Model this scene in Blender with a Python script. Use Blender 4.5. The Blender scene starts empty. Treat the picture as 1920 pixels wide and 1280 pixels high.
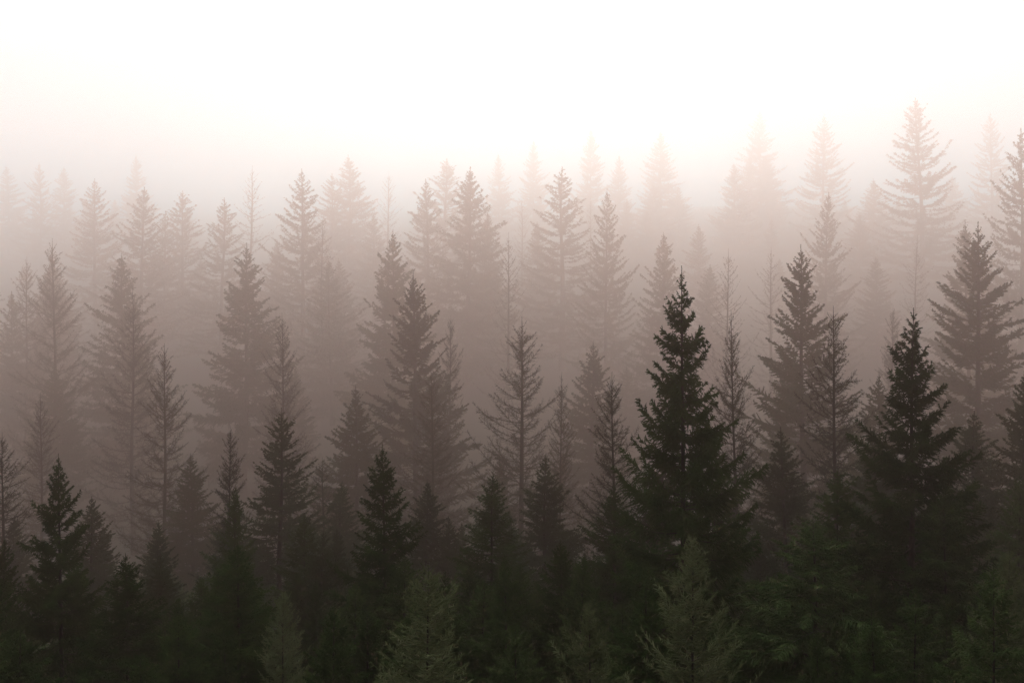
# Conifer forest in valley fog, seen from a hillside just above the near tree tops.
import bpy, math, random
import numpy as np
from mathutils import Vector

sc = bpy.context.scene
COL = sc.collection
RNG = np.random.default_rng(7)

# ------------------------------------------------------------------ camera geometry
F, CX, HORIZ = 1800.0, 960.0, 400.0        # focal length and level line in 1920-px units
CAM_Z = 60.0                                # camera height over the scene's zero


def place(px, py, D):
    """Point seen at photo position (px, py) at distance D in front of the camera."""
    return (px - CX) / F * D, D, CAM_Z + (HORIZ - py) / F * D


# ------------------------------------------------------------------ terrain
PY = np.array([-80, 0, 5.5, 7, 10.5, 13, 20.5, 36.6, 55, 82, 120, 180, 245, 300, 450, 640, 900, 3000.])
PZ = np.array([-2, -3.3, -4.2, -4.6, -5.8, -6.6, -9.6, -15.5, -21.5, -28, -33, -34, -31, -27, -10, -1, 4, 6.])


def ground(x, y):
    x = np.asarray(x, float); y = np.asarray(y, float)
    yy = np.stack([y * .9 - 3, y, y * 1.1 + 3])
    z = np.interp(yy, PY, PZ).mean(0)
    r = np.clip(x - 10, 0, 130)
    z = z + 0.10 * r * r / (r + 60) * np.clip(y / 200, 0.3, 1.0) * np.clip((900 - y) / 400, 0, 1) + 0.02 * np.clip(x, -200, 0)
    z = z + np.clip(y / 60, .2, 1) * (0.9 * np.sin(x * .061 + 1.3) * np.sin(y * .047 + .4) + 0.45 * np.sin(x * .17 + y * .11))
    return z + CAM_Z


# ------------------------------------------------------------------ materials
def new_mat(name):
    m = bpy.data.materials.new(name)
    m.use_nodes = True
    nt = m.node_tree
    nt.nodes.clear()
    return m, nt, nt.nodes.new('ShaderNodeOutputMaterial')


def foliage_mat(name, c0, c1, c2, transl=0.12, scale=0.9):
    m, nt, out = new_mat(name)
    tc = nt.nodes.new('ShaderNodeTexCoord')
    nz = nt.nodes.new('ShaderNodeTexNoise'); nz.inputs['Scale'].default_value = scale
    nz.inputs['Detail'].default_value = 3
    nt.links.new(tc.outputs['Object'], nz.inputs['Vector'])
    oi = nt.nodes.new('ShaderNodeObjectInfo')
    ma = nt.nodes.new('ShaderNodeMath'); ma.operation = 'MULTIPLY_ADD'
    nt.links.new(oi.outputs['Random'], ma.inputs[0]); ma.inputs[1].default_value = 0.28
    nt.links.new(nz.outputs['Fac'], ma.inputs[2])
    cr = nt.nodes.new('ShaderNodeValToRGB')
    e = cr.color_ramp.elements
    e[0].position, e[0].color = 0.38, (*c0, 1)
    e[1].position, e[1].color = 0.92, (*c2, 1)
    k = e.new(0.62); k.color = (*c1, 1)
    nt.links.new(ma.outputs[0], cr.inputs['Fac'])
    d = nt.nodes.new('ShaderNodeBsdfDiffuse'); t = nt.nodes.new('ShaderNodeBsdfTranslucent')
    mx = nt.nodes.new('ShaderNodeMixShader'); mx.inputs[0].default_value = transl
    nt.links.new(cr.outputs['Color'], d.inputs['Color']); nt.links.new(cr.outputs['Color'], t.inputs['Color'])
    nt.links.new(d.outputs[0], mx.inputs[1]); nt.links.new(t.outputs[0], mx.inputs[2])
    nt.links.new(mx.outputs[0], out.inputs['Surface'])
    return m


def bark_mat(name, c0, c1):
    m, nt, out = new_mat(name)
    tc = nt.nodes.new('ShaderNodeTexCoord')
    mp = nt.nodes.new('ShaderNodeMapping'); mp.inputs['Scale'].default_value = (9, 9, 2.2)
    nz = nt.nodes.new('ShaderNodeTexNoise'); nz.inputs['Scale'].default_value = 1.6; nz.inputs['Detail'].default_value = 6
    cr = nt.nodes.new('ShaderNodeValToRGB')
    cr.color_ramp.elements[0].position, cr.color_ramp.elements[0].color = .35, (*c0, 1)
    cr.color_ramp.elements[1].position, cr.color_ramp.elements[1].color = .7, (*c1, 1)
    p = nt.nodes.new('ShaderNodeBsdfPrincipled'); p.inputs['Roughness'].default_value = .9
    p.inputs['Specular IOR Level'].default_value = .2
    bp = nt.nodes.new('ShaderNodeBump'); bp.inputs['Strength'].default_value = .5; bp.inputs['Distance'].default_value = .02
    nt.links.new(tc.outputs['Object'], mp.inputs['Vector']); nt.links.new(mp.outputs[0], nz.inputs['Vector'])
    nt.links.new(nz.outputs['Fac'], cr.inputs['Fac']); nt.links.new(cr.outputs[0], p.inputs['Base Color'])
    nt.links.new(nz.outputs['Fac'], bp.inputs['Height']); nt.links.new(bp.outputs[0], p.inputs['Normal'])
    nt.links.new(p.outputs[0], out.inputs['Surface'])
    return m


M_DARK = foliage_mat('dark_spruce_needles', (.012, .025, .007), (.024, .045, .013), (.048, .078, .024))
M_FAR = foliage_mat('grey_spruce_needles', (.017, .025, .011), (.027, .038, .017), (.044, .057, .027), scale=.4)
M_YOUNG = foliage_mat('young_spruce_needles', (.056, .069, .031), (.092, .110, .050), (.150, .170, .088), scale=1.4)
M_SOFT = foliage_mat('soft_hemlock_needles', (.017, .030, .010), (.033, .053, .018), (.060, .088, .031), scale=1.0)
M_THIN = foliage_mat('sparse_needles', (.030, .033, .020), (.044, .047, .030), (.064, .066, .042), scale=.7)
M_BARK = bark_mat('spruce_bark', (.012, .010, .008), (.034, .028, .023))
M_TWIG = bark_mat('pale_young_twig', (.06, .058, .036), (.12, .11, .07))


# ------------------------------------------------------------------ mesh helpers
def mesh_from(name, V, tris, quads, mats, mt=None, mq=None, smooth=False):
    me = bpy.data.meshes.new(name)
    V = np.asarray(V, np.float32).reshape(-1, 3)
    tris = np.asarray(tris, np.int32).reshape(-1, 3); quads = np.asarray(quads, np.int32).reshape(-1, 4)
    nt, nq = len(tris), len(quads)
    me.vertices.add(len(V)); me.vertices.foreach_set('co', V.ravel())
    me.loops.add(nt * 3 + nq * 4)
    me.loops.foreach_set('vertex_index', np.concatenate([tris.ravel(), quads.ravel()]).astype(np.int32))
    me.polygons.add(nt + nq)
    st = np.concatenate([np.arange(nt) * 3, nt * 3 + np.arange(nq) * 4]).astype(np.int32)
    me.polygons.foreach_set('loop_start', st)
    for m in mats:
        me.materials.append(m)
    if len(mats) > 1:
        a = np.concatenate([np.zeros(nt, np.int32) if mt is None else mt, np.zeros(nq, np.int32) if mq is None else mq])
        me.polygons.foreach_set('material_index', a.astype(np.int32))
    if smooth:
        me.polygons.foreach_set('use_smooth', np.ones(nt + nq, bool))
    me.update(calc_edges=True)
    me.validate()
    return me


def tubes(P, R, sides):
    """P: n x k x 3 polylines, R: n x k radii -> verts, quads."""
    n, k, _ = P.shape
    T = np.gradient(P, axis=1)
    T /= np.linalg.norm(T, axis=2, keepdims=True) + 1e-9
    ref = np.where(np.abs(T[..., 2:3]) > .9, np.array([1., 0, 0]), np.array([0, 0, 1.]))
    U = np.cross(T, ref); U /= np.linalg.norm(U, axis=2, keepdims=True) + 1e-9
    W = np.cross(T, U)
    a = np.arange(sides) / sides * 2 * np.pi
    V = P[:, :, None, :] + R[:, :, None, None] * (np.cos(a)[None, None, :, None] * U[:, :, None, :] + np.sin(a)[None, None, :, None] * W[:, :, None, :])
    idx = np.arange(n * k * sides).reshape(n, k, sides)
    nx = np.roll(idx, -1, axis=2)
    Q = np.stack([idx[:, :-1], nx[:, :-1], nx[:, 1:], idx[:, 1:]], axis=-1).reshape(-1, 4)
    return V.reshape(-1, 3), Q


def norm(a):
    return a / (np.linalg.norm(a, axis=-1, keepdims=True) + 1e-9)


# ------------------------------------------------------------------ conifer generator
def conifer(name, seed, H=14., Rmax=2.6, q=.8, crown=.92, dz=.42, nb=5, a_top=48, a_bot=-8, curve=.12, sag=.25,
            ls=.09, lr=.42, lmax=.7, lmin=.06, phi=52, droop=.15, lift=0., spread=30, ns=.03, nl=.055, nw=.012, ring=3, bare_top=.0, bare_bot=.35,
            gap=.06, jit=.17, leader=.5, twig=0., needles=1., mat=None, wood=None, lean=.01, clump=0., maxn=260000, trunk_k=.011, top_r=.10, core=0.):
    r = np.random.default_rng(seed)
    # trunk line
    def tx(z):
        t = z / H
        return np.stack([lean * H * np.sin(t * 3.1 + seed) * .5 + lean * .3 * H * np.sin(t * 9 + seed * 2), lean * H * np.cos(t * 2.7 + seed * 1.7) * .5, z], -1)
    # branches
    zs, azs, us = [], [], []
    d = leader
    k = 0
    while d < H * crown:
        u = d / H
        n = max(3, int(round(nb * (0.75 + .5 * min(1, u * 2)) + r.normal() * .7)))
        a0 = r.uniform(0, 2 * np.pi)
        for i in range(n):
            if r.random() < gap:
                continue
            azs.append(a0 + i * 2 * np.pi / n + r.normal() * .28)
            dd = d + r.normal() * dz * (.16 + .2 * min(1, u * 3))
            dd = max(leader * .6, dd)
            zs.append(H - dd); us.append(dd / H)
        d += dz * (.55 + .75 * min(1, u * 2.5)) * r.uniform(.8, 1.25)
        k += 1
    zs = np.array(zs); az = np.array(azs); u = np.array(us); B = len(zs)
    L = top_r + Rmax * np.minimum(u / crown, 1) ** q * np.clip(.35 + u * 7, 0, 1)
    L *= np.clip(1 + jit * r.normal(size=B), .45, 1.4)
    # whole sectors longer / shorter, so the outline is uneven
    L *= 1 + .16 * np.sin(az * 2 + zs * 1.1 + seed) + .10 * np.sin(az * 3 - zs * 2.3)
    L *= np.where(u > crown * .82, np.interp(u, [crown * .82, crown], [1, .75]), 1)
    al = np.radians(a_top + (a_bot - a_top) * np.clip(u / crown, 0, 1) ** .55 + r.normal(size=B) * 7)
    cv = curve * (1 + .5 * r.normal(size=B)); sg = sag * np.clip(u * 2, 0, 1) * (1 + .3 * r.normal(size=B))
    h = np.stack([np.cos(az), np.sin(az), np.zeros(B)], -1)
    sw = r.normal(size=B) * .10
    side = np.stack([-np.sin(az), np.cos(az), np.zeros(B)], -1)
    P0 = tx(zs)
    bare = bare_top + (bare_bot - bare_top) * np.clip(u / crown, 0, 1) ** 1.2
    bare = np.clip(bare + .08 * r.normal(size=B), 0, .8)

    def axis(bi, s):
        s = s[:, None]
        zc = s * np.sin(al[bi])[:, None] - sg[bi][:, None] * s * (1 - s) + cv[bi][:, None] * s * s
        return P0[bi] + L[bi][:, None] * (s * np.cos(al[bi])[:, None] * h[bi] + sw[bi][:, None] * s * s * side[bi] + zc * np.array([0, 0, 1.]))

    def tang(bi, s):
        s = s[:, None]
        zc = np.sin(al[bi])[:, None] - sg[bi][:, None] * (1 - 2 * s) + 2 * cv[bi][:, None] * s
        return norm(np.cos(al[bi])[:, None] * h[bi] + 2 * sw[bi][:, None] * s * side[bi] + zc * np.array([0, 0, 1.]))

    # branchlets
    nbl = np.maximum(2, (L * (1 - bare) / ls).astype(int)) * 2
    bi = np.repeat(np.arange(B), nbl)
    J = len(bi)
    s = bare[bi] + (1 - bare[bi]) * r.random(J) ** .9
    pos = (s - bare[bi]) / (1 - bare[bi])
    ell = lr * L[bi] * (1.03 - s) ** .75 * np.clip(.35 + pos * 2.2, 0, 1)
    ell = (np.minimum(ell, lmax) * r.uniform(.55, 1.1, J) + lmin) * np.clip(.45 + u[bi] * 6, .45, 1)
    if clump:
        cl = .5 + .5 * np.sin(s * L[bi] * 7.0 / max(clump, .05) + az[bi] * 5)
        ell *= .55 + .6 * cl
    T = tang(bi, s)
    sd = side[bi] * np.where(r.random(J) < .5, 1, -1)[:, None]
    up = norm(np.cross(T, sd)); up *= np.sign(up[:, 2:3] + 1e-6)
    roll = np.radians(spread) * r.normal(size=J)
    sdr = sd * np.cos(roll)[:, None] + up * np.sin(roll)[:, None]
    ph = np.radians(phi + 10 * r.normal(size=J))
    dv = T * np.cos(ph)[:, None] + sdr * np.sin(ph)[:, None]
    dv[:, 2] += lift - droop * r.uniform(.3, 1.5, J)
    dv = norm(dv)
    S0 = axis(bi, s)

    V, TRI, MI = [], [], []
    nv = 0

    def add_tris(A, Bv, C, mi):
        nonlocal nv
        n = len(A)
        V.append(np.stack([A, Bv, C], 1).reshape(-1, 3))
        TRI.append(nv + np.arange(n * 3).reshape(n, 3)); MI.append(np.full(n, mi, np.int32)); nv += 3 * n

    # needles: on branchlets
    cnt = np.maximum(1, (ell / ns * needles).astype(int)) * ring
    acnt = np.maximum(1, (L * (1 - bare) / ns * needles).astype(int)) * ring
    tot = cnt.sum() + acnt.sum()
    keep = min(1., maxn / tot)
    ji = np.repeat(np.arange(J), cnt)
    if keep < 1:
        ji = ji[r.random(len(ji)) < keep]
    t = r.random(len(ji))
    base = S0[ji] + dv[ji] * (t * ell[ji])[:, None]
    base[:, 2] -= droop * .35 * ell[ji] * t * t
    ddir = dv[ji]
    lf = (1.05 - .45 * t)
    # needles: along the branch itself
    ai = np.repeat(np.arange(B), acnt)
    if keep < 1:
        ai = ai[r.random(len(ai)) < keep]
    sa = bare[ai] * .8 + (1 - bare[ai] * .8) * r.random(len(ai))
    base = np.concatenate([base, axis(ai, sa)]); ddir = np.concatenate([ddir, tang(ai, sa)]); lf = np.concatenate([lf, np.ones(len(ai))])
    # leader needles
    ln = int(leader / ns * ring * 2.5 * max(.4, needles))
    zl = H - leader * 1.2 * r.random(ln)
    base = np.concatenate([base, tx(zl)]); ddir = np.concatenate([ddir, np.tile([0, 0, 1.], (ln, 1))]); lf = np.concatenate([lf, np.full(ln, .8)])
    N = len(base)
    rnd = norm(r.normal(size=(N, 3)))
    rad = norm(np.cross(ddir, rnd))
    nd = norm(ddir * r.uniform(.35, .95, N)[:, None] + rad)
    ll = nl * lf * r.uniform(.7, 1.2, N) * np.clip(.5 + (H - base[:, 2]) / H * 5, .5, 1)
    pw = norm(np.cross(nd, r.normal(size=(N, 3)))) * nw * .5
    add_tris(base - pw, base + pw, base + nd * ll[:, None], 0)
    # twigs
    if twig > 0:
        w = norm(np.cross(dv, r.normal(size=(J, 3)))) * twig * .5
        w2 = norm(np.cross(dv, w)) * twig * .5
        tipv = S0 + dv * ell[:, None]; tipv[:, 2] -= droop * .35 * ell
        add_tris(S0 - w, S0 + w, tipv, 1); add_tris(S0 - w2, S0 + w2, tipv, 1)
    # green shoot under the needles
    qcore = np.zeros((0, 4), int)
    if core > 0:
        tipv = S0 + dv * (ell * .97)[:, None]; tipv[:, 2] -= droop * .35 * ell
        mid = S0 + dv * (ell * .5)[:, None]; mid[:, 2] -= droop * .09 * ell
        rc = core * np.clip(.45 + (H - S0[:, 2]) / H * 6, .45, 1)[:, None] * np.array([.55, 1., .30])[None, :] * r.uniform(.75, 1.2, J)[:, None]
        VC, qcore = tubes(np.stack([S0, mid, tipv], 1), rc, 4)
        qcore = qcore + nv
        V.append(VC); nv += len(VC)
    # branch wood
    ks = np.linspace(0, 1, 5)
    PB = np.stack([axis(np.arange(B), np.full(B, x)) for x in ks], 1)
    rb = (.004 * H ** .5 * np.sqrt(L))[:, None] * (1.03 - ks)[None, :]
    VB, QB = tubes(PB, rb, 3)
    QB = QB + nv
    V.append(VB)
    crown_me = mesh_from(name + '_crown', np.concatenate(V), np.concatenate(TRI), np.concatenate([qcore, QB]), [mat, wood or M_BARK],
                         np.concatenate(MI), np.concatenate([np.zeros(len(qcore), np.int32), np.ones(len(QB), np.int32)]))
    # trunk, carried on below the ground
    zt = np.concatenate([np.linspace(-.35 * H, H * .9, 16), np.linspace(H * .92, H, 5)])
    rt = trunk_k * H * np.clip((H - zt) / H, 0, 1.05) ** .85 + .006 * (H / 14)
    rt[zt < .02 * H] *= 1.25
    VT, QT = tubes(tx(zt)[None], rt[None], 8)
    trunk_me = mesh_from(name + '_trunk', VT, [], QT, [M_BARK], smooth=True)
    # outline, for fitting the tree to a width in the photograph
    VA = np.concatenate(V[:1])
    dist = H - VA[:, 2]
    rad = np.abs(VA[:, 0] - 0)
    dgrid = np.linspace(.04, .8, 20) * H
    wid = np.array([np.percentile(rad[np.abs(dist - g) < .05 * H], 97) for g in dgrid])
    return dict(crown=crown_me, trunk=trunk_me, H=H, dg=dgrid, wid=wid)


TWO = {}
KIND = {}


def kind(key, **kw):
    n = kw.pop('n', 1)
    s0 = kw.pop('seed')
    KIND[key] = [conifer(key + str(i), s0 + i * 13, **kw) for i in range(n)]


# near trees ---------------------------------------------------------------
# open, upswept spruce with separate boughs
kind('open_near', n=4, seed=11, core=.020, H=14, Rmax=3.9, q=1.0, dz=.44, nb=7, a_top=56, a_bot=-8, curve=.16, sag=.30, ls=.042, lr=.36, lmax=.75, lmin=.09,
     phi=46, droop=.34, spread=30, ns=.030, nl=.080, nw=.024, ring=3, bare_top=.0, bare_bot=.24, gap=.07, jit=.17, leader=.40, mat=M_DARK, maxn=330000, top_r=.06)
# dense spruce
kind('dense_near', n=5, seed=31, core=.024, H=14, Rmax=4.0, q=.86, dz=.34, nb=7, a_top=52, a_bot=-12, curve=.14, sag=.22, ls=.070, lr=.36, lmax=.8, lmin=.08,
     phi=48, droop=.34, spread=26, ns=.028, nl=.078, nw=.024, ring=3, bare_top=.0, bare_bot=.20, gap=.05, jit=.17, leader=.42, mat=M_DARK, maxn=330000, top_r=.06)
# young pale spruce with twigs one can make out
kind('young_near', n=4, seed=51, core=.017, H=8, Rmax=2.9, q=.82, dz=.25, nb=7, a_top=50, a_bot=8, curve=.14, sag=.16, ls=.085, lr=.34, lmax=.44, lmin=.10,
     phi=50, droop=.05, spread=17, ns=.0115, nl=.034, nw=.0125, ring=3, bare_top=.03, bare_bot=.2, gap=.05, jit=.16, leader=.40, twig=.014, mat=M_YOUNG, wood=M_TWIG, maxn=460000, top_r=.06)
# soft, drooping hemlock-like crowns
kind('soft_near', n=5, seed=71, core=.028, H=12, Rmax=4.3, q=.80, dz=.36, nb=7, a_top=44, a_bot=-4, curve=.02, sag=-.14, ls=.065, lr=.34, lmax=.75, lmin=.08,
     phi=46, droop=.42, spread=22, ns=.026, nl=.068, nw=.020, ring=3, bare_top=.0, bare_bot=.22, gap=.06, jit=.18, leader=.5, clump=.8, mat=M_SOFT, maxn=330000, top_r=.06)
# middle distance -----------------------------------------------------------
kind('sparse_mid', n=5, seed=91, H=20, Rmax=4.0, q=.74, dz=.42, nb=6, a_top=54, a_bot=2, curve=.16, sag=.22, ls=.10, lr=.40, lmax=.7,
     phi=48, droop=.05, spread=34, ns=.10, nl=.14, nw=.020, ring=2, bare_top=.05, bare_bot=.25, gap=.16, jit=.30, leader=.8, twig=.024, needles=1., mat=M_THIN, maxn=170000, top_r=.08)
kind('open_mid', n=4, seed=111, core=.045, H=22, Rmax=4.8, q=.80, dz=.50, nb=7, a_top=56, a_bot=-4, curve=.14, sag=.26, ls=.09, lr=.28, lmax=.8,
     phi=46, droop=.20, spread=26, ns=.07, nl=.15, nw=.036, ring=3, bare_top=.05, bare_bot=.28, gap=.07, jit=.16, leader=.75, mat=M_FAR, maxn=170000, top_r=.08)
kind('dense_mid', n=4, seed=131, core=.06, H=24, Rmax=5.6, q=.86, dz=.62, nb=8, a_top=50, a_bot=-8, curve=.12, sag=.22, ls=.12, lr=.34, lmax=1.0,
     phi=48, droop=.28, spread=32, ns=.09, nl=.20, nw=.050, ring=3, bare_top=0, bare_bot=.25, gap=.05, jit=.16, leader=.75, mat=M_FAR, maxn=170000, top_r=.1)
# far --------------------------------------------------------------------------
kind('open_far', n=5, seed=151, H=38, Rmax=8.2, q=.82, dz=1.05, nb=7, a_top=50, a_bot=-8, curve=.22, sag=.34, ls=.22, lr=.24, lmax=1.2,
     phi=44, droop=.26, spread=22, ns=.20, nl=.40, nw=.12, ring=3, bare_top=.05, bare_bot=.20, gap=.10, jit=.18, leader=1.2, mat=M_FAR, maxn=90000, top_r=.15)
kind('dense_far', n=5, seed=171, H=38, Rmax=8.8, q=.88, dz=.95, nb=8, a_top=48, a_bot=-10, curve=.16, sag=.24, ls=.24, lr=.30, lmax=1.6,
     phi=48, droop=.30, spread=30, ns=.24, nl=.45, nw=.13, ring=3, bare_top=0, bare_bot=.15, gap=.06, jit=.17, leader=1.3, mat=M_FAR, maxn=90000, top_r=.15)
kind('sparse_far', n=4, seed=191, H=36, Rmax=6.8, q=.72, dz=.95, nb=6, a_top=50, a_bot=-2, curve=.26, sag=.30, ls=.50, lr=.22, lmax=.8,
     phi=44, droop=.04, spread=30, ns=.45, nl=.34, nw=.06, ring=2, bare_top=.1, bare_bot=.25, gap=.22, jit=.28, leader=2.0, twig=.09, needles=.7, mat=M_THIN, maxn=60000, top_r=.15)


# ------------------------------------------------------------------ trees
KNAME = {'open_near': 'spruce_tree', 'dense_near': 'spruce_tree', 'young_near': 'young_spruce', 'soft_near': 'hemlock_tree',
         'sparse_mid': 'sparse_conifer', 'open_mid': 'spruce_tree', 'dense_mid': 'spruce_tree',
         'open_far': 'spruce_tree', 'dense_far': 'spruce_tree', 'sparse_far': 'sparse_conifer'}
USED = {}
SPOTS = []
STATS = []


def add_tree(key, x, y, ztip, half, below, label, group, rot=None, var=None, fit_ground=True):
    """A tree whose tip is at (x, y, ztip) and which is `half` metres wide to one side at `below` metres under the tip."""
    vs = KIND[key]
    i = USED.get(key, 0); USED[key] = i + 1
    v = vs[i % len(vs)] if var is None else vs[var % len(vs)]
    zg = float(ground(x, y))
    h = ztip - zg
    sz = h / v['H']
    for _ in range(3):
        w = np.interp(below / sz, v['dg'], v['wid'])
        sxy = half / w
        sz = min(max(h / v['H'], sxy * .62), sxy * 1.7)
        if abs(sz - h / v['H']) < 1e-6:
            break
    w = np.interp(below / sz, v['dg'], v['wid']); sxy = half / w
    sxy = min(max(sxy, sz * .5), sz * 1.7)
    t = bpy.data.objects.new(KNAME[key], None)
    t.empty_display_size = .5
    COL.objects.link(t)
    # a slight lean, the tip staying where it is
    t.rotation_euler = (RNG.normal() * .013, RNG.normal() * .013, RNG.uniform(0, 6.283) if rot is None else rot)
    off = t.rotation_euler.to_matrix() @ Vector((0, 0, v['H'] * sz))
    t.location = Vector((x, y, ztip)) - off
    t.scale = (sxy, sxy, sz)
    t['label'] = label; t['category'] = 'tree'
    if group:
        t['group'] = group
    for part in ('trunk', 'crown'):
        o = bpy.data.objects.new(part, v[part])
        COL.objects.link(o); o.parent = t
    SPOTS.append((x, y, half))
    STATS.append((label[:30], key, round(h, 1), round(sz * v['H'], 1), round(sxy / sz, 2)))
    return t


G0, G1, G2, G3, G4, G5 = ('dark trees standing clear in front', 'trees behind the dark front row', 'grey trees in the thickening fog',
                          'brown grey trees in the middle of the fog', 'pale row of tree tops in the fog', 'ghostly trees deep in the fog')
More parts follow.
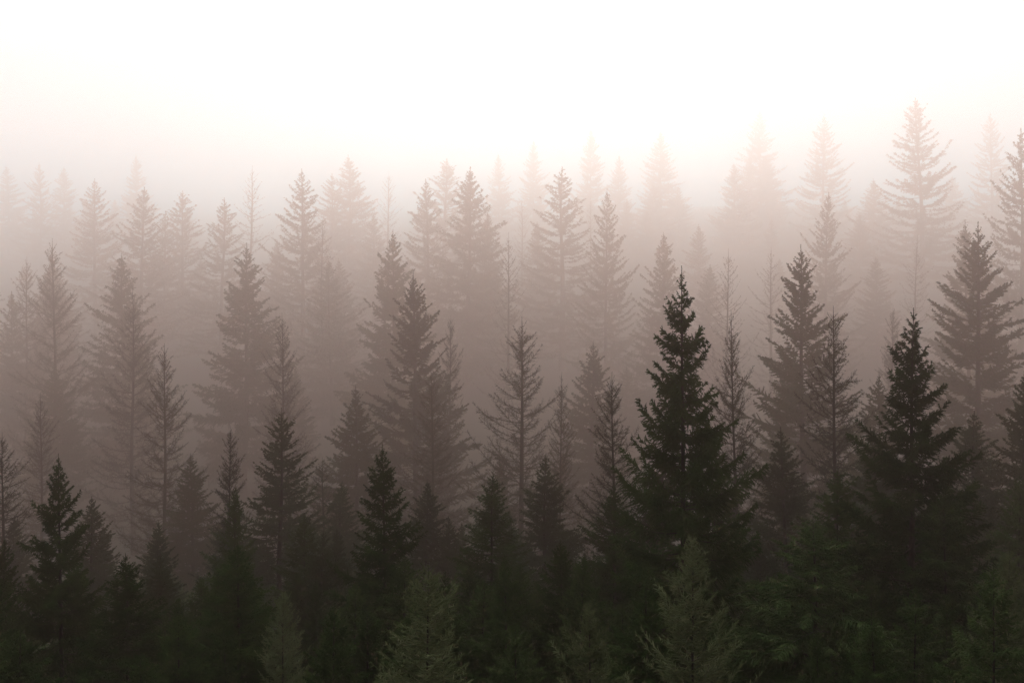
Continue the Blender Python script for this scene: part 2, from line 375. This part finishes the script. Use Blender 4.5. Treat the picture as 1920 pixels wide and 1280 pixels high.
# (tip x, tip y, half width px, measured px below tip, distance m, kind, label)
TREES = [
    # --- dark front trees
    (1280, 498, 74, 250, 40, 'open_near', 'tallest sharp dark spruce with ragged separate boughs, its top clear of all others'),
    (1707, 577, 60, 190, 41, 'open_near', 'dark upswept spruce with a sharp tip, second tallest of the front trees'),
    (112, 848, 60, 170, 42, 'open_near', 'small dark spruce with an open crown standing alone near the edge of the picture'),
    (718, 832, 76, 180, 42, 'dense_near', 'broad dark green spruce with a pointed tip right behind the pale young spruce'),
    (925, 885, 58, 140, 48, 'dense_near', 'dim dark spruce between the broad dark spruce and the two slim ones'),
    (1150, 905, 60, 140, 46, 'dense_near', 'dark cone shaped spruce in front of the thin bare conifer beside the tallest spruce'),
    (1332, 790, 58, 160, 45, 'soft_near', 'dull green spruce standing against the tallest dark spruce, half hiding its trunk'),
    (1572, 870, 68, 150, 42, 'soft_near', 'bushy green hemlock with a pointed top, taller of the touching pair'),
    (1525, 965, 80, 130, 37, 'soft_near', 'bushy drooping hemlock, lower and broader of the touching pair'),
    (1770, 920, 62, 130, 39, 'soft_near', 'soft green hemlock with shaggy boughs below the upswept dark spruce'),
    (236, 1035, 52, 110, 40, 'dense_near', 'dark bushy spruce low beside the lone open spruce'),
    (445, 1012, 50, 110, 38, 'dense_near', 'olive green spruce with lit shoots in front of the thin bare topped conifer'),
    (440, 908, 50, 120, 49, 'dense_near', 'dim spruce directly behind the olive green spruce with lit shoots'),
    (531, 1100, 30, 70, 37, 'young_near', 'narrow little spruce squeezed between the olive spruce and the broad dark spruce'),
    (572, 960, 50, 120, 50, 'dense_near', 'blurred dark spruce behind the narrow little spruce'),
    (335, 1145, 42, 90, 37, 'dense_near', 'low dark spruce at the bottom edge left of the olive spruce'),
    (800, 1052, 78, 170, 32, 'young_near', 'pale yellow green young spruce with clear wiry twigs at the bottom edge'),
    (1297, 990, 78, 190, 33, 'young_near', 'tall slender pale young spruce with a thin pointed top at the bottom edge'),
    (1103, 1122, 62, 100, 33, 'young_near', 'stubby green young spruce at the bottom edge between the two pale ones'),
    (1210, 1092, 34, 80, 36, 'dense_near', 'small dark spruce between the stubby one and the tall slender pale one'),
    (1053, 1010, 42, 100, 41, 'dense_near', 'slim dark spruce rising behind the stubby young spruce'),
    (966, 1170, 42, 80, 35, 'soft_near', 'low dark hemlock top between the two pale young spruces'),
    (1893, 1022, 52, 130, 35, 'young_near', 'green young spruce with a thin pointed top in the bottom corner'),
    (8, 1005, 45, 130, 42, 'dense_near', 'dark spruce cut by the picture edge below the lone open spruce'),
    (40, 1175, 45, 100, 34, 'soft_near', 'low dark green crown in the bottom corner under the lone open spruce'),
    (262, 1215, 38, 60, 33, 'soft_near', 'tiny green crown top at the bottom edge below the dark bushy one'),
    (1912, 885, 45, 120, 46, 'dense_near', 'dark spruce cut by the picture edge above the green young spruce in the corner'),
    (1440, 1080, 55, 120, 41, 'dense_near', 'dark spruce filling the gap between the slender pale spruce and the hemlock pair'),
    (1640, 1075, 50, 110, 40, 'soft_near', 'dark hemlock filling the gap between the hemlock pair and the shaggy hemlock'),
    (690, 1130, 50, 100, 38, 'dense_near', 'dark low spruce beside the pale yellow green young spruce'),
    (905, 1085, 48, 100, 40, 'dense_near', 'dark low spruce on the far side of the pale yellow green young spruce'),
    # --- second row
    (527, 763, 48, 150, 62, 'open_mid', 'feathery upswept spruce with a straight trunk standing alone above the olive spruce'),
    (432, 797, 26, 80, 60, 'sparse_mid', 'thin bare topped conifer poking up behind the olive spruce'),
    (1147, 697, 36, 110, 57, 'sparse_mid', 'thin bare conifer with wispy arms beside the tallest dark spruce'),
    (1372, 580, 36, 120, 62, 'sparse_mid', 'thin greyish conifer close behind the tallest dark spruce, on its far side'),
    (1562, 573, 50, 130, 60, 'sparse_mid', 'fine haired conifer with upswept wispy branches between two spruces and a dark straight trunk'),
    (1020, 850, 44, 110, 58, 'dense_mid', 'blurred green spruce behind the slim dark spruce, lighter than its neighbours'),
    (1916, 695, 40, 110, 56, 'dense_mid', 'dark spruce cut by the picture edge under the tall grey spruces'),
    (3, 810, 38, 80, 62, 'sparse_mid', 'sparse grey conifer cut by the picture edge above the lone open spruce'),
    (800, 900, 45, 110, 60, 'dense_mid', 'faint green spruce just behind the broad dark spruce'),
    (1245, 830, 50, 120, 56, 'dense_mid', 'shadowy spruce behind the trunk of the tallest dark spruce'),
    (1465, 800, 50, 130, 58, 'dense_mid', 'shadowy spruce behind the hemlock pair'),
    (1640, 800, 45, 120, 55, 'dense_mid', 'shadowy spruce just beside the upswept dark spruce'),
    (1830, 770, 55, 140, 58, 'dense_mid', 'shadowy spruce behind the shaggy hemlock'),
    (640, 900, 45, 120, 66, 'dense_mid', 'blurred brown spruce in the gap behind the broad dark spruce'),
    # --- third row
    (1502, 458, 48, 150, 93, 'open_mid', 'grey upswept spruce with arching boughs behind the fine haired conifer'),
    (1840, 415, 48, 130, 101, 'open_mid', 'grey brown spruce, the darker one of the touching two by the edge'),
    (780, 508, 40, 120, 110, 'open_mid', 'tall grey spruce with upswept boughs standing out in the middle of the fog'),
    (310, 643, 34, 130, 90, 'sparse_mid', 'lone tall thin conifer with a dark straight trunk and wispy branches'),
    (976, 593, 44, 130, 86, 'sparse_mid', 'grey conifer with fine upswept branches and a dark trunk in the centre'),
    (1052, 697, 22, 70, 82, 'sparse_mid', 'faint slim conifer beside the grey one with fine upswept branches'),
    (670, 722, 38, 100, 96, 'dense_mid', 'faint brown spruce low in the fog between the feathery spruce and the tall grey one'),
    (806, 695, 42, 110, 88, 'sparse_mid', 'faint wispy conifer in front of the tall grey spruce'),
    (75, 735, 26, 80, 98, 'sparse_mid', 'faint pale conifer low in the fog above the lone open spruce'),
    (360, 850, 46, 120, 84, 'dense_mid', 'dim brown spruce at the foot of the lone tall thin conifer'),
    (170, 930, 44, 120, 62, 'dense_mid', 'blurred dark spruce behind the lone open spruce'),
    (1650, 700, 50, 130, 86, 'dense_mid', 'dim grey spruce behind the gap beside the upswept dark spruce'),
    # --- fourth row
    (100, 447, 34, 100, 138, 'sparse_mid', 'thin conifer with up curved bare branches and a clear trunk above the fog'),
    (52, 480, 26, 80, 160, 'sparse_mid', 'pale thin conifer beside the one with up curved bare branches'),
    (22, 545, 26, 80, 165, 'dense_far', 'pale blurred spruce near the edge beside the two thin conifers'),
    (229, 475, 42, 110, 152, 'dense_far', 'brown dense spruce between the thin conifer and the pale row'),
    (248, 538, 38, 120, 118, 'sparse_mid', 'brown wispy conifer overlapping the brown dense spruce'),
    (462, 455, 48, 140, 146, 'dense_mid', 'large solid brown spruce with a full cone crown, darkest in the fog bank'),
    (740, 430, 36, 110, 150, 'dense_mid', 'brown spruce behind the tall grey spruce with upswept boughs'),
    (845, 590, 22, 80, 118, 'sparse_mid', 'faint slim conifer just beside the tall grey spruce'),
    (530, 585, 32, 90, 106, 'sparse_mid', 'wispy conifer with a thin trunk above the feathery upswept spruce'),
    (1812, 412, 40, 110, 146, 'open_mid', 'paler spruce half hidden behind the grey brown one by the edge'),
    (1675, 572, 22, 70, 125, 'sparse_mid', 'faint slim conifer behind the sharp tip of the second tallest dark spruce'),
    (1110, 640, 40, 110, 120, 'dense_mid', 'faint dense spruce low in the fog behind the tallest dark spruce'),
    # --- pale row
    (177, 335, 44, 120, 232, 'open_far', 'first tall pale spruce of the row with drooping boughs and up turned tips'),
    (270, 350, 44, 105, 212, 'open_far', 'pale spruce of the row with jagged gaps near its top'),
    (311, 395, 24, 70, 225, 'open_far', 'small pale spruce wedged in beside the one with jagged gaps'),
    (343, 357, 32, 80, 228, 'open_far', 'pale slim spruce of the row with a clear trunk and short up turned arms'),
    (420, 370, 46, 120, 212, 'open_far', 'pale spruce of the row close beside the nearly bare tree'),
    (472, 310, 34, 120, 222, 'sparse_far', 'nearly bare pale tree of the row with thin combed branches'),
    (566, 317, 48, 120, 203, 'open_far', 'well shaped pale spruce of the row with even fanned boughs'),
    (623, 325, 34, 80, 255, 'open_far', 'paler spruce touching the tall solid pale one'),
    (604, 412, 32, 100, 188, 'sparse_far', 'brown thin tree with a straight trunk below the tall solid pale spruce'),
    (652, 290, 48, 140, 262, 'dense_far', 'tall solid pale spruce, highest top in the left half'),
    (730, 320, 32, 110, 250, 'sparse_far', 'very pale bare tree with up curved arms behind the brown spruce'),
    (800, 335, 42, 120, 212, 'open_far', 'pale spruce of the row in front of a paler taller one'),
    (835, 297, 46, 100, 255, 'open_far', 'paler taller spruce between two spruces of the row'),
    (882, 312, 52, 140, 198, 'dense_far', 'pale spruce with a thin top and a wide solid body'),
    (914, 396, 36, 100, 206, 'dense_far', 'pale shoulder spruce merged with the wide solid one'),
    (978, 373, 20, 70, 240, 'sparse_far', 'slender pale bare tree beside the wide solid spruce'),
    (955, 435, 26, 90, 168, 'sparse_far', 'brown slim tree with a thin trunk in front of the slender pale bare one'),
    (1008, 415, 26, 60, 225, 'dense_far', 'short pale spruce beside the spruce with jagged spread arms'),
    (1055, 312, 42, 110, 208, 'open_far', 'pale spruce with jagged spread arms near the centre of the row'),
    (1107, 370, 12, 60, 235, 'sparse_far', 'thread thin pale bare tree between two spruces'),
    (1138, 355, 36, 100, 188, 'open_far', 'tall narrow brown spruce at the end of the pale row'),
    (1243, 435, 30, 80, 172, 'dense_far', 'small blurred brown spruce above the tallest dark spruce'),
    (1365, 465, 26, 80, 152, 'sparse_far', 'blurred thin conifer above the thin greyish one'),
    (1447, 463, 26, 90, 172, 'sparse_far', 'faint pale thin tree beside the grey upswept spruce'),
    (1552, 360, 34, 100, 188, 'open_far', 'brown spruce with ragged arms above the fine haired conifer'),
    (1637, 335, 46, 130, 262, 'dense_far', 'pale wide spruce at the foot of the highest tree'),
    (1720, 440, 26, 90, 178, 'sparse_far', 'faint thin tree under the highest pale spruce'),
    (1918, 240, 56, 180, 175, 'open_far', 'large brown grey spruce cut by the picture edge'),
    # --- ghosts
    (1720, 183, 56, 160, 235, 'open_far', 'highest pale spruce with broad ragged drooping boughs against the white sky'),
    (1858, 210, 44, 150, 282, 'open_far', 'ghostly tall spruce between the highest one and the edge'),
    (1545, 215, 42, 150, 285, 'open_far', 'ghostly tall spruce with thin level boughs beside the highest one'),
    (1376, 305, 46, 130, 285, 'dense_far', 'misty solid spruce above the grey conifers, broadest of the ghosts'),
    (1405, 295, 34, 110, 303, 'open_far', 'nearly white spruce touching the misty solid one'),
    (1437, 290, 34, 110, 304, 'dense_far', 'nearly white spruce a step further along from the misty solid one'),
    (1225, 345, 40, 110, 290, 'dense_far', 'misty wide spruce above the small blurred brown one'),
    (1272, 350, 30, 90, 300, 'dense_far', 'misty narrow spruce next to the wide one above the small blurred brown one'),
    (1240, 245, 38, 130, 306, 'dense_far', 'almost vanished tall spruce above the misty wide one'),
    (1108, 240, 32, 120, 307, 'dense_far', 'almost vanished tall spruce above the narrow brown one'),
    (1000, 262, 34, 120, 311, 'dense_far', 'almost vanished spruce above the slender pale bare tree'),
    (935, 288, 32, 120, 308, 'dense_far', 'almost vanished spruce above the shoulder of the wide solid one'),
    (1160, 290, 32, 120, 308, 'dense_far', 'almost vanished spruce behind the narrow brown one'),
    (1425, 205, 36, 130, 311, 'dense_far', 'almost vanished spruce high above the misty solid one'),
    (75, 305, 42, 140, 290, 'open_far', 'misty tall spruce above the two thin conifers near the edge'),
    (120, 312, 40, 130, 303, 'dense_far', 'ghostly spruce behind the first tall one of the pale row'),
    (12, 310, 40, 140, 305, 'dense_far', 'ghostly spruce cut by the picture edge'),
    (256, 290, 36, 130, 311, 'dense_far', 'almost vanished spruce above the one with jagged gaps'),
    (1610, 400, 40, 120, 240, 'dense_far', 'misty blurred spruce beside the pale wide one'),
    (1785, 330, 40, 120, 300, 'dense_far', 'misty blurred spruce behind the highest one'),
    (1310, 420, 40, 120, 230, 'dense_far', 'misty blurred spruce behind the tallest dark tip'),
    (520, 450, 36, 110, 215, 'dense_far', 'misty blurred spruce beside the large solid brown one'),
    (700, 400, 36, 110, 240, 'dense_far', 'misty blurred spruce behind the brown spruce'),
]
ROW = [(0, 16.9, G0), (16.9, 28.8, G1), (28.8, 54.6, G2), (54.6, 137, G3), (137, 296, G4), (296, 9999, G5)]
for (px, py, hw, dy, D, key, label) in TREES:
    D = 10.5 * (D / 40) ** 1.8
    x, y, z = place(px, py, D)
    g = next(n for a, b, n in ROW if a <= D < b)
    add_tree(key, x, y, z, hw * D / F, dy * D / F, label, g)

# smaller trees between them, crowns lower than the ones singled out above
FILL = [  # near, far, count, lowest row for a tip, kinds, label, group
    (6.4, 14.5, 66, 1030, ('dense_near', 'soft_near'), 'low dark spruce crowded in the black understory between the front trees', 'low dark spruces of the understory'),
    (14.5, 29, 28, 950, ('dense_mid',), 'dim spruce crowded low behind the front trees', 'dim spruces behind the front trees'),
    (29, 55, 3, 850, ('dense_mid', 'sparse_mid'), 'dull brown conifer sunk low in the fog', 'dull conifers sunk in the fog'),
    (55, 140, 6, 680, ('dense_mid', 'dense_far'), 'blurred conifer dissolving low in the fog bank', 'conifers dissolving in the fog bank'),
    (150, 330, 18, 480, ('dense_far',), 'pale conifer merged into the body of the foggy row', 'conifers merged into the pale row'),
    (330, 430, 14, 370, ('dense_far',), 'ghost of a conifer merged into the far white fog', 'ghosts of conifers in the far fog'),
]
fr = np.random.default_rng(5)
for (d0, d1, cnt, row, keys, label, group) in FILL:
    made = 0
    for _ in range(cnt * 80):
        if made >= cnt:
            break
        D = math.sqrt(fr.uniform(d0 * d0, d1 * d1))
        px = fr.uniform(-140, 2060)
        x = (px - CX) / F * D
        zg = float(ground(x, D))
        hmax = CAM_Z + (HORIZ - row - fr.uniform(0, 130) * 10 / D) / F * D - zg
        if hmax < 1.0 + .025 * D:
            continue
        h = min(hmax, fr.uniform(.55, 1.) * (3.4 if d0 < 10 else 6 if d0 < 20 else 13 if d0 < 50 else 30))
        half = h * .5 * fr.uniform(.30, .40)
        if any((x - a) ** 2 + (D - b) ** 2 < ((.24 if D < 15 else .30 if D < 29 else .45) * (c + half) + .1 + .01 * D) ** 2 for a, b, c in SPOTS):
            continue
        add_tree(keys[made % len(keys)], x, D, zg + h, half, h * .5, label, group)
        made += 1
    print('fill', group, made)

# ------------------------------------------------------------------ ground
xs = np.concatenate([np.linspace(-1600, -640, 24), np.linspace(-610, -130, 40), np.linspace(-120, -31, 40), np.linspace(-30, 30, 61), np.linspace(31, 120, 40), np.linspace(130, 610, 40), np.linspace(640, 1600, 24)])
ys = np.concatenate([np.linspace(-70, 0, 16), np.linspace(1.5, 60, 60), np.linspace(62, 200, 80), np.linspace(206, 900, 90), np.linspace(940, 2600, 30)])
X, Y = np.meshgrid(xs, ys)
Z = ground(X, Y) + .12 * np.sin(X * 1.7 + Y * .6) * np.sin(Y * 1.3 - X * .4)
idx = np.arange(X.size).reshape(X.shape)
Q = np.stack([idx[:-1, :-1], idx[:-1, 1:], idx[1:, 1:], idx[1:, :-1]], -1).reshape(-1, 4)
m, nt, out = new_mat('forest_floor')
tc = nt.nodes.new('ShaderNodeTexCoord')
n1 = nt.nodes.new('ShaderNodeTexNoise'); n1.inputs['Scale'].default_value = .35; n1.inputs['Detail'].default_value = 8
cr = nt.nodes.new('ShaderNodeValToRGB')
cr.color_ramp.elements[0].position, cr.color_ramp.elements[0].color = .36, (.008, .009, .005, 1)
cr.color_ramp.elements[1].position, cr.color_ramp.elements[1].color = .70, (.022, .020, .012, 1)
p = nt.nodes.new('ShaderNodeBsdfPrincipled'); p.inputs['Roughness'].default_value = 1; p.inputs['Specular IOR Level'].default_value = .1
n2 = nt.nodes.new('ShaderNodeTexNoise'); n2.inputs['Scale'].default_value = 4; n2.inputs['Detail'].default_value = 6
bp = nt.nodes.new('ShaderNodeBump'); bp.inputs['Distance'].default_value = .2
nt.links.new(tc.outputs['Object'], n1.inputs['Vector']); nt.links.new(tc.outputs['Object'], n2.inputs['Vector'])
nt.links.new(n1.outputs['Fac'], cr.inputs['Fac']); nt.links.new(cr.outputs[0], p.inputs['Base Color'])
nt.links.new(n2.outputs['Fac'], bp.inputs['Height']); nt.links.new(bp.outputs[0], p.inputs['Normal'])
nt.links.new(p.outputs[0], out.inputs['Surface'])
g = bpy.data.objects.new('ground', mesh_from('ground', np.stack([X, Y, Z], -1), [], Q, [m], smooth=True))
COL.objects.link(g); g['kind'] = 'structure'

# undergrowth: low leafy shrubs covering the floor
ug = np.random.default_rng(3)
NB = 2600
D = np.sqrt(ug.uniform(4 ** 2, 50 ** 2, NB)); ux = ug.uniform(-.62, .62, NB) * D
uz = ground(ux, D)
sz = ug.uniform(.4, 1.1, NB) * (.3 + D / 60)
k = 46
bi = np.repeat(np.arange(NB), k)
d = norm(ug.normal(size=(NB * k, 3))); d[:, 2] = np.abs(d[:, 2])
c = np.stack([ux, D, uz], -1)[bi] + d * (sz[bi] * ug.uniform(.3, 1, NB * k) ** .5)[:, None] * np.array([1, 1, .8])
ld = norm(d + .8 * ug.normal(size=d.shape)); lw = norm(np.cross(ld, ug.normal(size=d.shape)))
lf = (sz * .30)[bi][:, None]
Vt = np.stack([c - lw * lf * .22, c + lw * lf * .22, c + ld * lf], 1).reshape(-1, 3)
o = bpy.data.objects.new('undergrowth', mesh_from('undergrowth', Vt, np.arange(len(Vt)).reshape(-1, 3), [], [M_DARK]))
COL.objects.link(o); o['kind'] = 'stuff'

# ------------------------------------------------------------------ haze
top = CAM_Z + 48.0
lo = float(Z.min()) - 1.0
bx = np.array([[-1640, -85, lo], [1640, -85, lo], [1640, 2640, lo], [-1640, 2640, lo], [-1640, -85, top], [1640, -85, top], [1640, 2640, top], [-1640, 2640, top]])
bq = [[3, 2, 1, 0], [4, 5, 6, 7], [0, 1, 5, 4], [1, 2, 6, 5], [2, 3, 7, 6], [3, 0, 4, 7]]
HAZE_DENS, HAZE_G = 0.0067, 0.89
m, nt, out = new_mat('haze')
pv = nt.nodes.new('ShaderNodeVolumePrincipled')
pv.inputs['Color'].default_value = (1.0, .775, .70, 1)
pv.inputs['Absorption Color'].default_value = (1, 1, 1, 1)
pv.inputs['Density'].default_value = HAZE_DENS
pv.inputs['Anisotropy'].default_value = HAZE_G
nt.links.new(pv.outputs[0], out.inputs['Volume'])
hz = bpy.data.objects.new('haze', mesh_from('haze', bx, [], bq, [m]))
COL.objects.link(hz); hz['kind'] = 'stuff'

# ------------------------------------------------------------------ sky and sun
SUN_EL, SUN_AZ = 30.0, 4.0      # degrees; azimuth from straight ahead towards the right
w = bpy.data.worlds.new('World'); sc.world = w; w.use_nodes = True
nt = w.node_tree; nt.nodes.clear()
out = nt.nodes.new('ShaderNodeOutputWorld')
sky = nt.nodes.new('ShaderNodeTexSky'); sky.sky_type = 'NISHITA'; sky.sun_disc = False
sky.sun_elevation = math.radians(SUN_EL); sky.sun_rotation = math.radians(SUN_AZ)
sky.dust_density = 6; sky.air_density = 1
b1 = nt.nodes.new('ShaderNodeBackground'); b1.inputs['Strength'].default_value = .10
nt.links.new(sky.outputs[0], b1.inputs['Color'])
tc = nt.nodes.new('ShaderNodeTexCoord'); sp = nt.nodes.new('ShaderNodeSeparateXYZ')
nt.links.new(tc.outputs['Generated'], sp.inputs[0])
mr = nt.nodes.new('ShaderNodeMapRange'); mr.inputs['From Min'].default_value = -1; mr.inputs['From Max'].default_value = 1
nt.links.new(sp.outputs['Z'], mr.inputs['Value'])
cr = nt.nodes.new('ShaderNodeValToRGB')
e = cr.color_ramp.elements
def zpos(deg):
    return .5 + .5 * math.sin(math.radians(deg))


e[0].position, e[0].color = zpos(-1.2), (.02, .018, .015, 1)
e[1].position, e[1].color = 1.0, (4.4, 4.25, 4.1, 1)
for deg, v in ((0, .84), (8, .84), (13, 1.2), (18, 2.65), (29, 2.65), (38, 1.5), (50, 1.8)):  # bright band added above the view to light the fog
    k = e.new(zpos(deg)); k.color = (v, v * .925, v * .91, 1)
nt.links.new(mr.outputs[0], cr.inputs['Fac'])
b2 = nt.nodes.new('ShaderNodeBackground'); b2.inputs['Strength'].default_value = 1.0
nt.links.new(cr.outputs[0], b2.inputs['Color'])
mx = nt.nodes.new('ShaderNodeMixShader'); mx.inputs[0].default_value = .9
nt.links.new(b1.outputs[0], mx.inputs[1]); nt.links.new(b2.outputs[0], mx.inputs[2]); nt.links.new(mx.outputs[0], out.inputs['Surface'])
# sky strength shaped to backlight fog and trees: brighter ahead than behind the camera
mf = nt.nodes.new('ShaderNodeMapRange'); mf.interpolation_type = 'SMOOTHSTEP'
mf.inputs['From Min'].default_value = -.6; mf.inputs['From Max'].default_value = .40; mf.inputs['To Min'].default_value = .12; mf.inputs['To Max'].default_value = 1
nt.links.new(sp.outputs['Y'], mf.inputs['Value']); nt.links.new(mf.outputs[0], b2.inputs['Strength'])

sl = bpy.data.lights.new('sun', 'SUN'); sl.energy = .6; sl.angle = math.radians(30); sl.color = (1, .95, .90)
so = bpy.data.objects.new('sun', sl); COL.objects.link(so)
el, az = math.radians(SUN_EL), math.radians(SUN_AZ)
sd = Vector((math.sin(az) * math.cos(el), math.cos(az) * math.cos(el), math.sin(el)))
so.rotation_euler = sd.to_track_quat('Z', 'Y').to_euler()
so.location = (0, 0, CAM_Z + 60)

# ------------------------------------------------------------------ camera
cd = bpy.data.cameras.new('camera'); cam = bpy.data.objects.new('camera', cd); COL.objects.link(cam)
cam.location = (0, 0, CAM_Z); cam.rotation_euler = (math.radians(90), 0, 0)
cd.sensor_width = 36; cd.lens = 36 * F / 1920
cd.shift_y = -(640 - HORIZ) / 1920
cd.clip_start = .2; cd.clip_end = 5000
sc.camera = cam

# ------------------------------------------------------------------ render
sc.view_settings.view_transform = 'Standard'; sc.view_settings.look = 'None'
sc.view_settings.exposure = -0.08; sc.view_settings.gamma = 1
sc.render.engine = 'CYCLES'
cy = sc.cycles
cy.max_bounces = 8; cy.diffuse_bounces = 2; cy.glossy_bounces = 1; cy.transmission_bounces = 2; cy.volume_bounces = 5; cy.transparent_max_bounces = 4
cy.use_denoising = True; cy.denoising_prefilter = 'NONE'
cy.use_adaptive_sampling = False
for s_ in STATS:
    if not (.6 < s_[4] < 1.6) or abs(s_[2] - s_[3]) > .15 * s_[2]:
        print('FIT', s_)
print('tris', sum(len(v[p].polygons) for k in KIND.values() for v in k for p in ('crown', 'trunk')), 'trees', len(STATS))
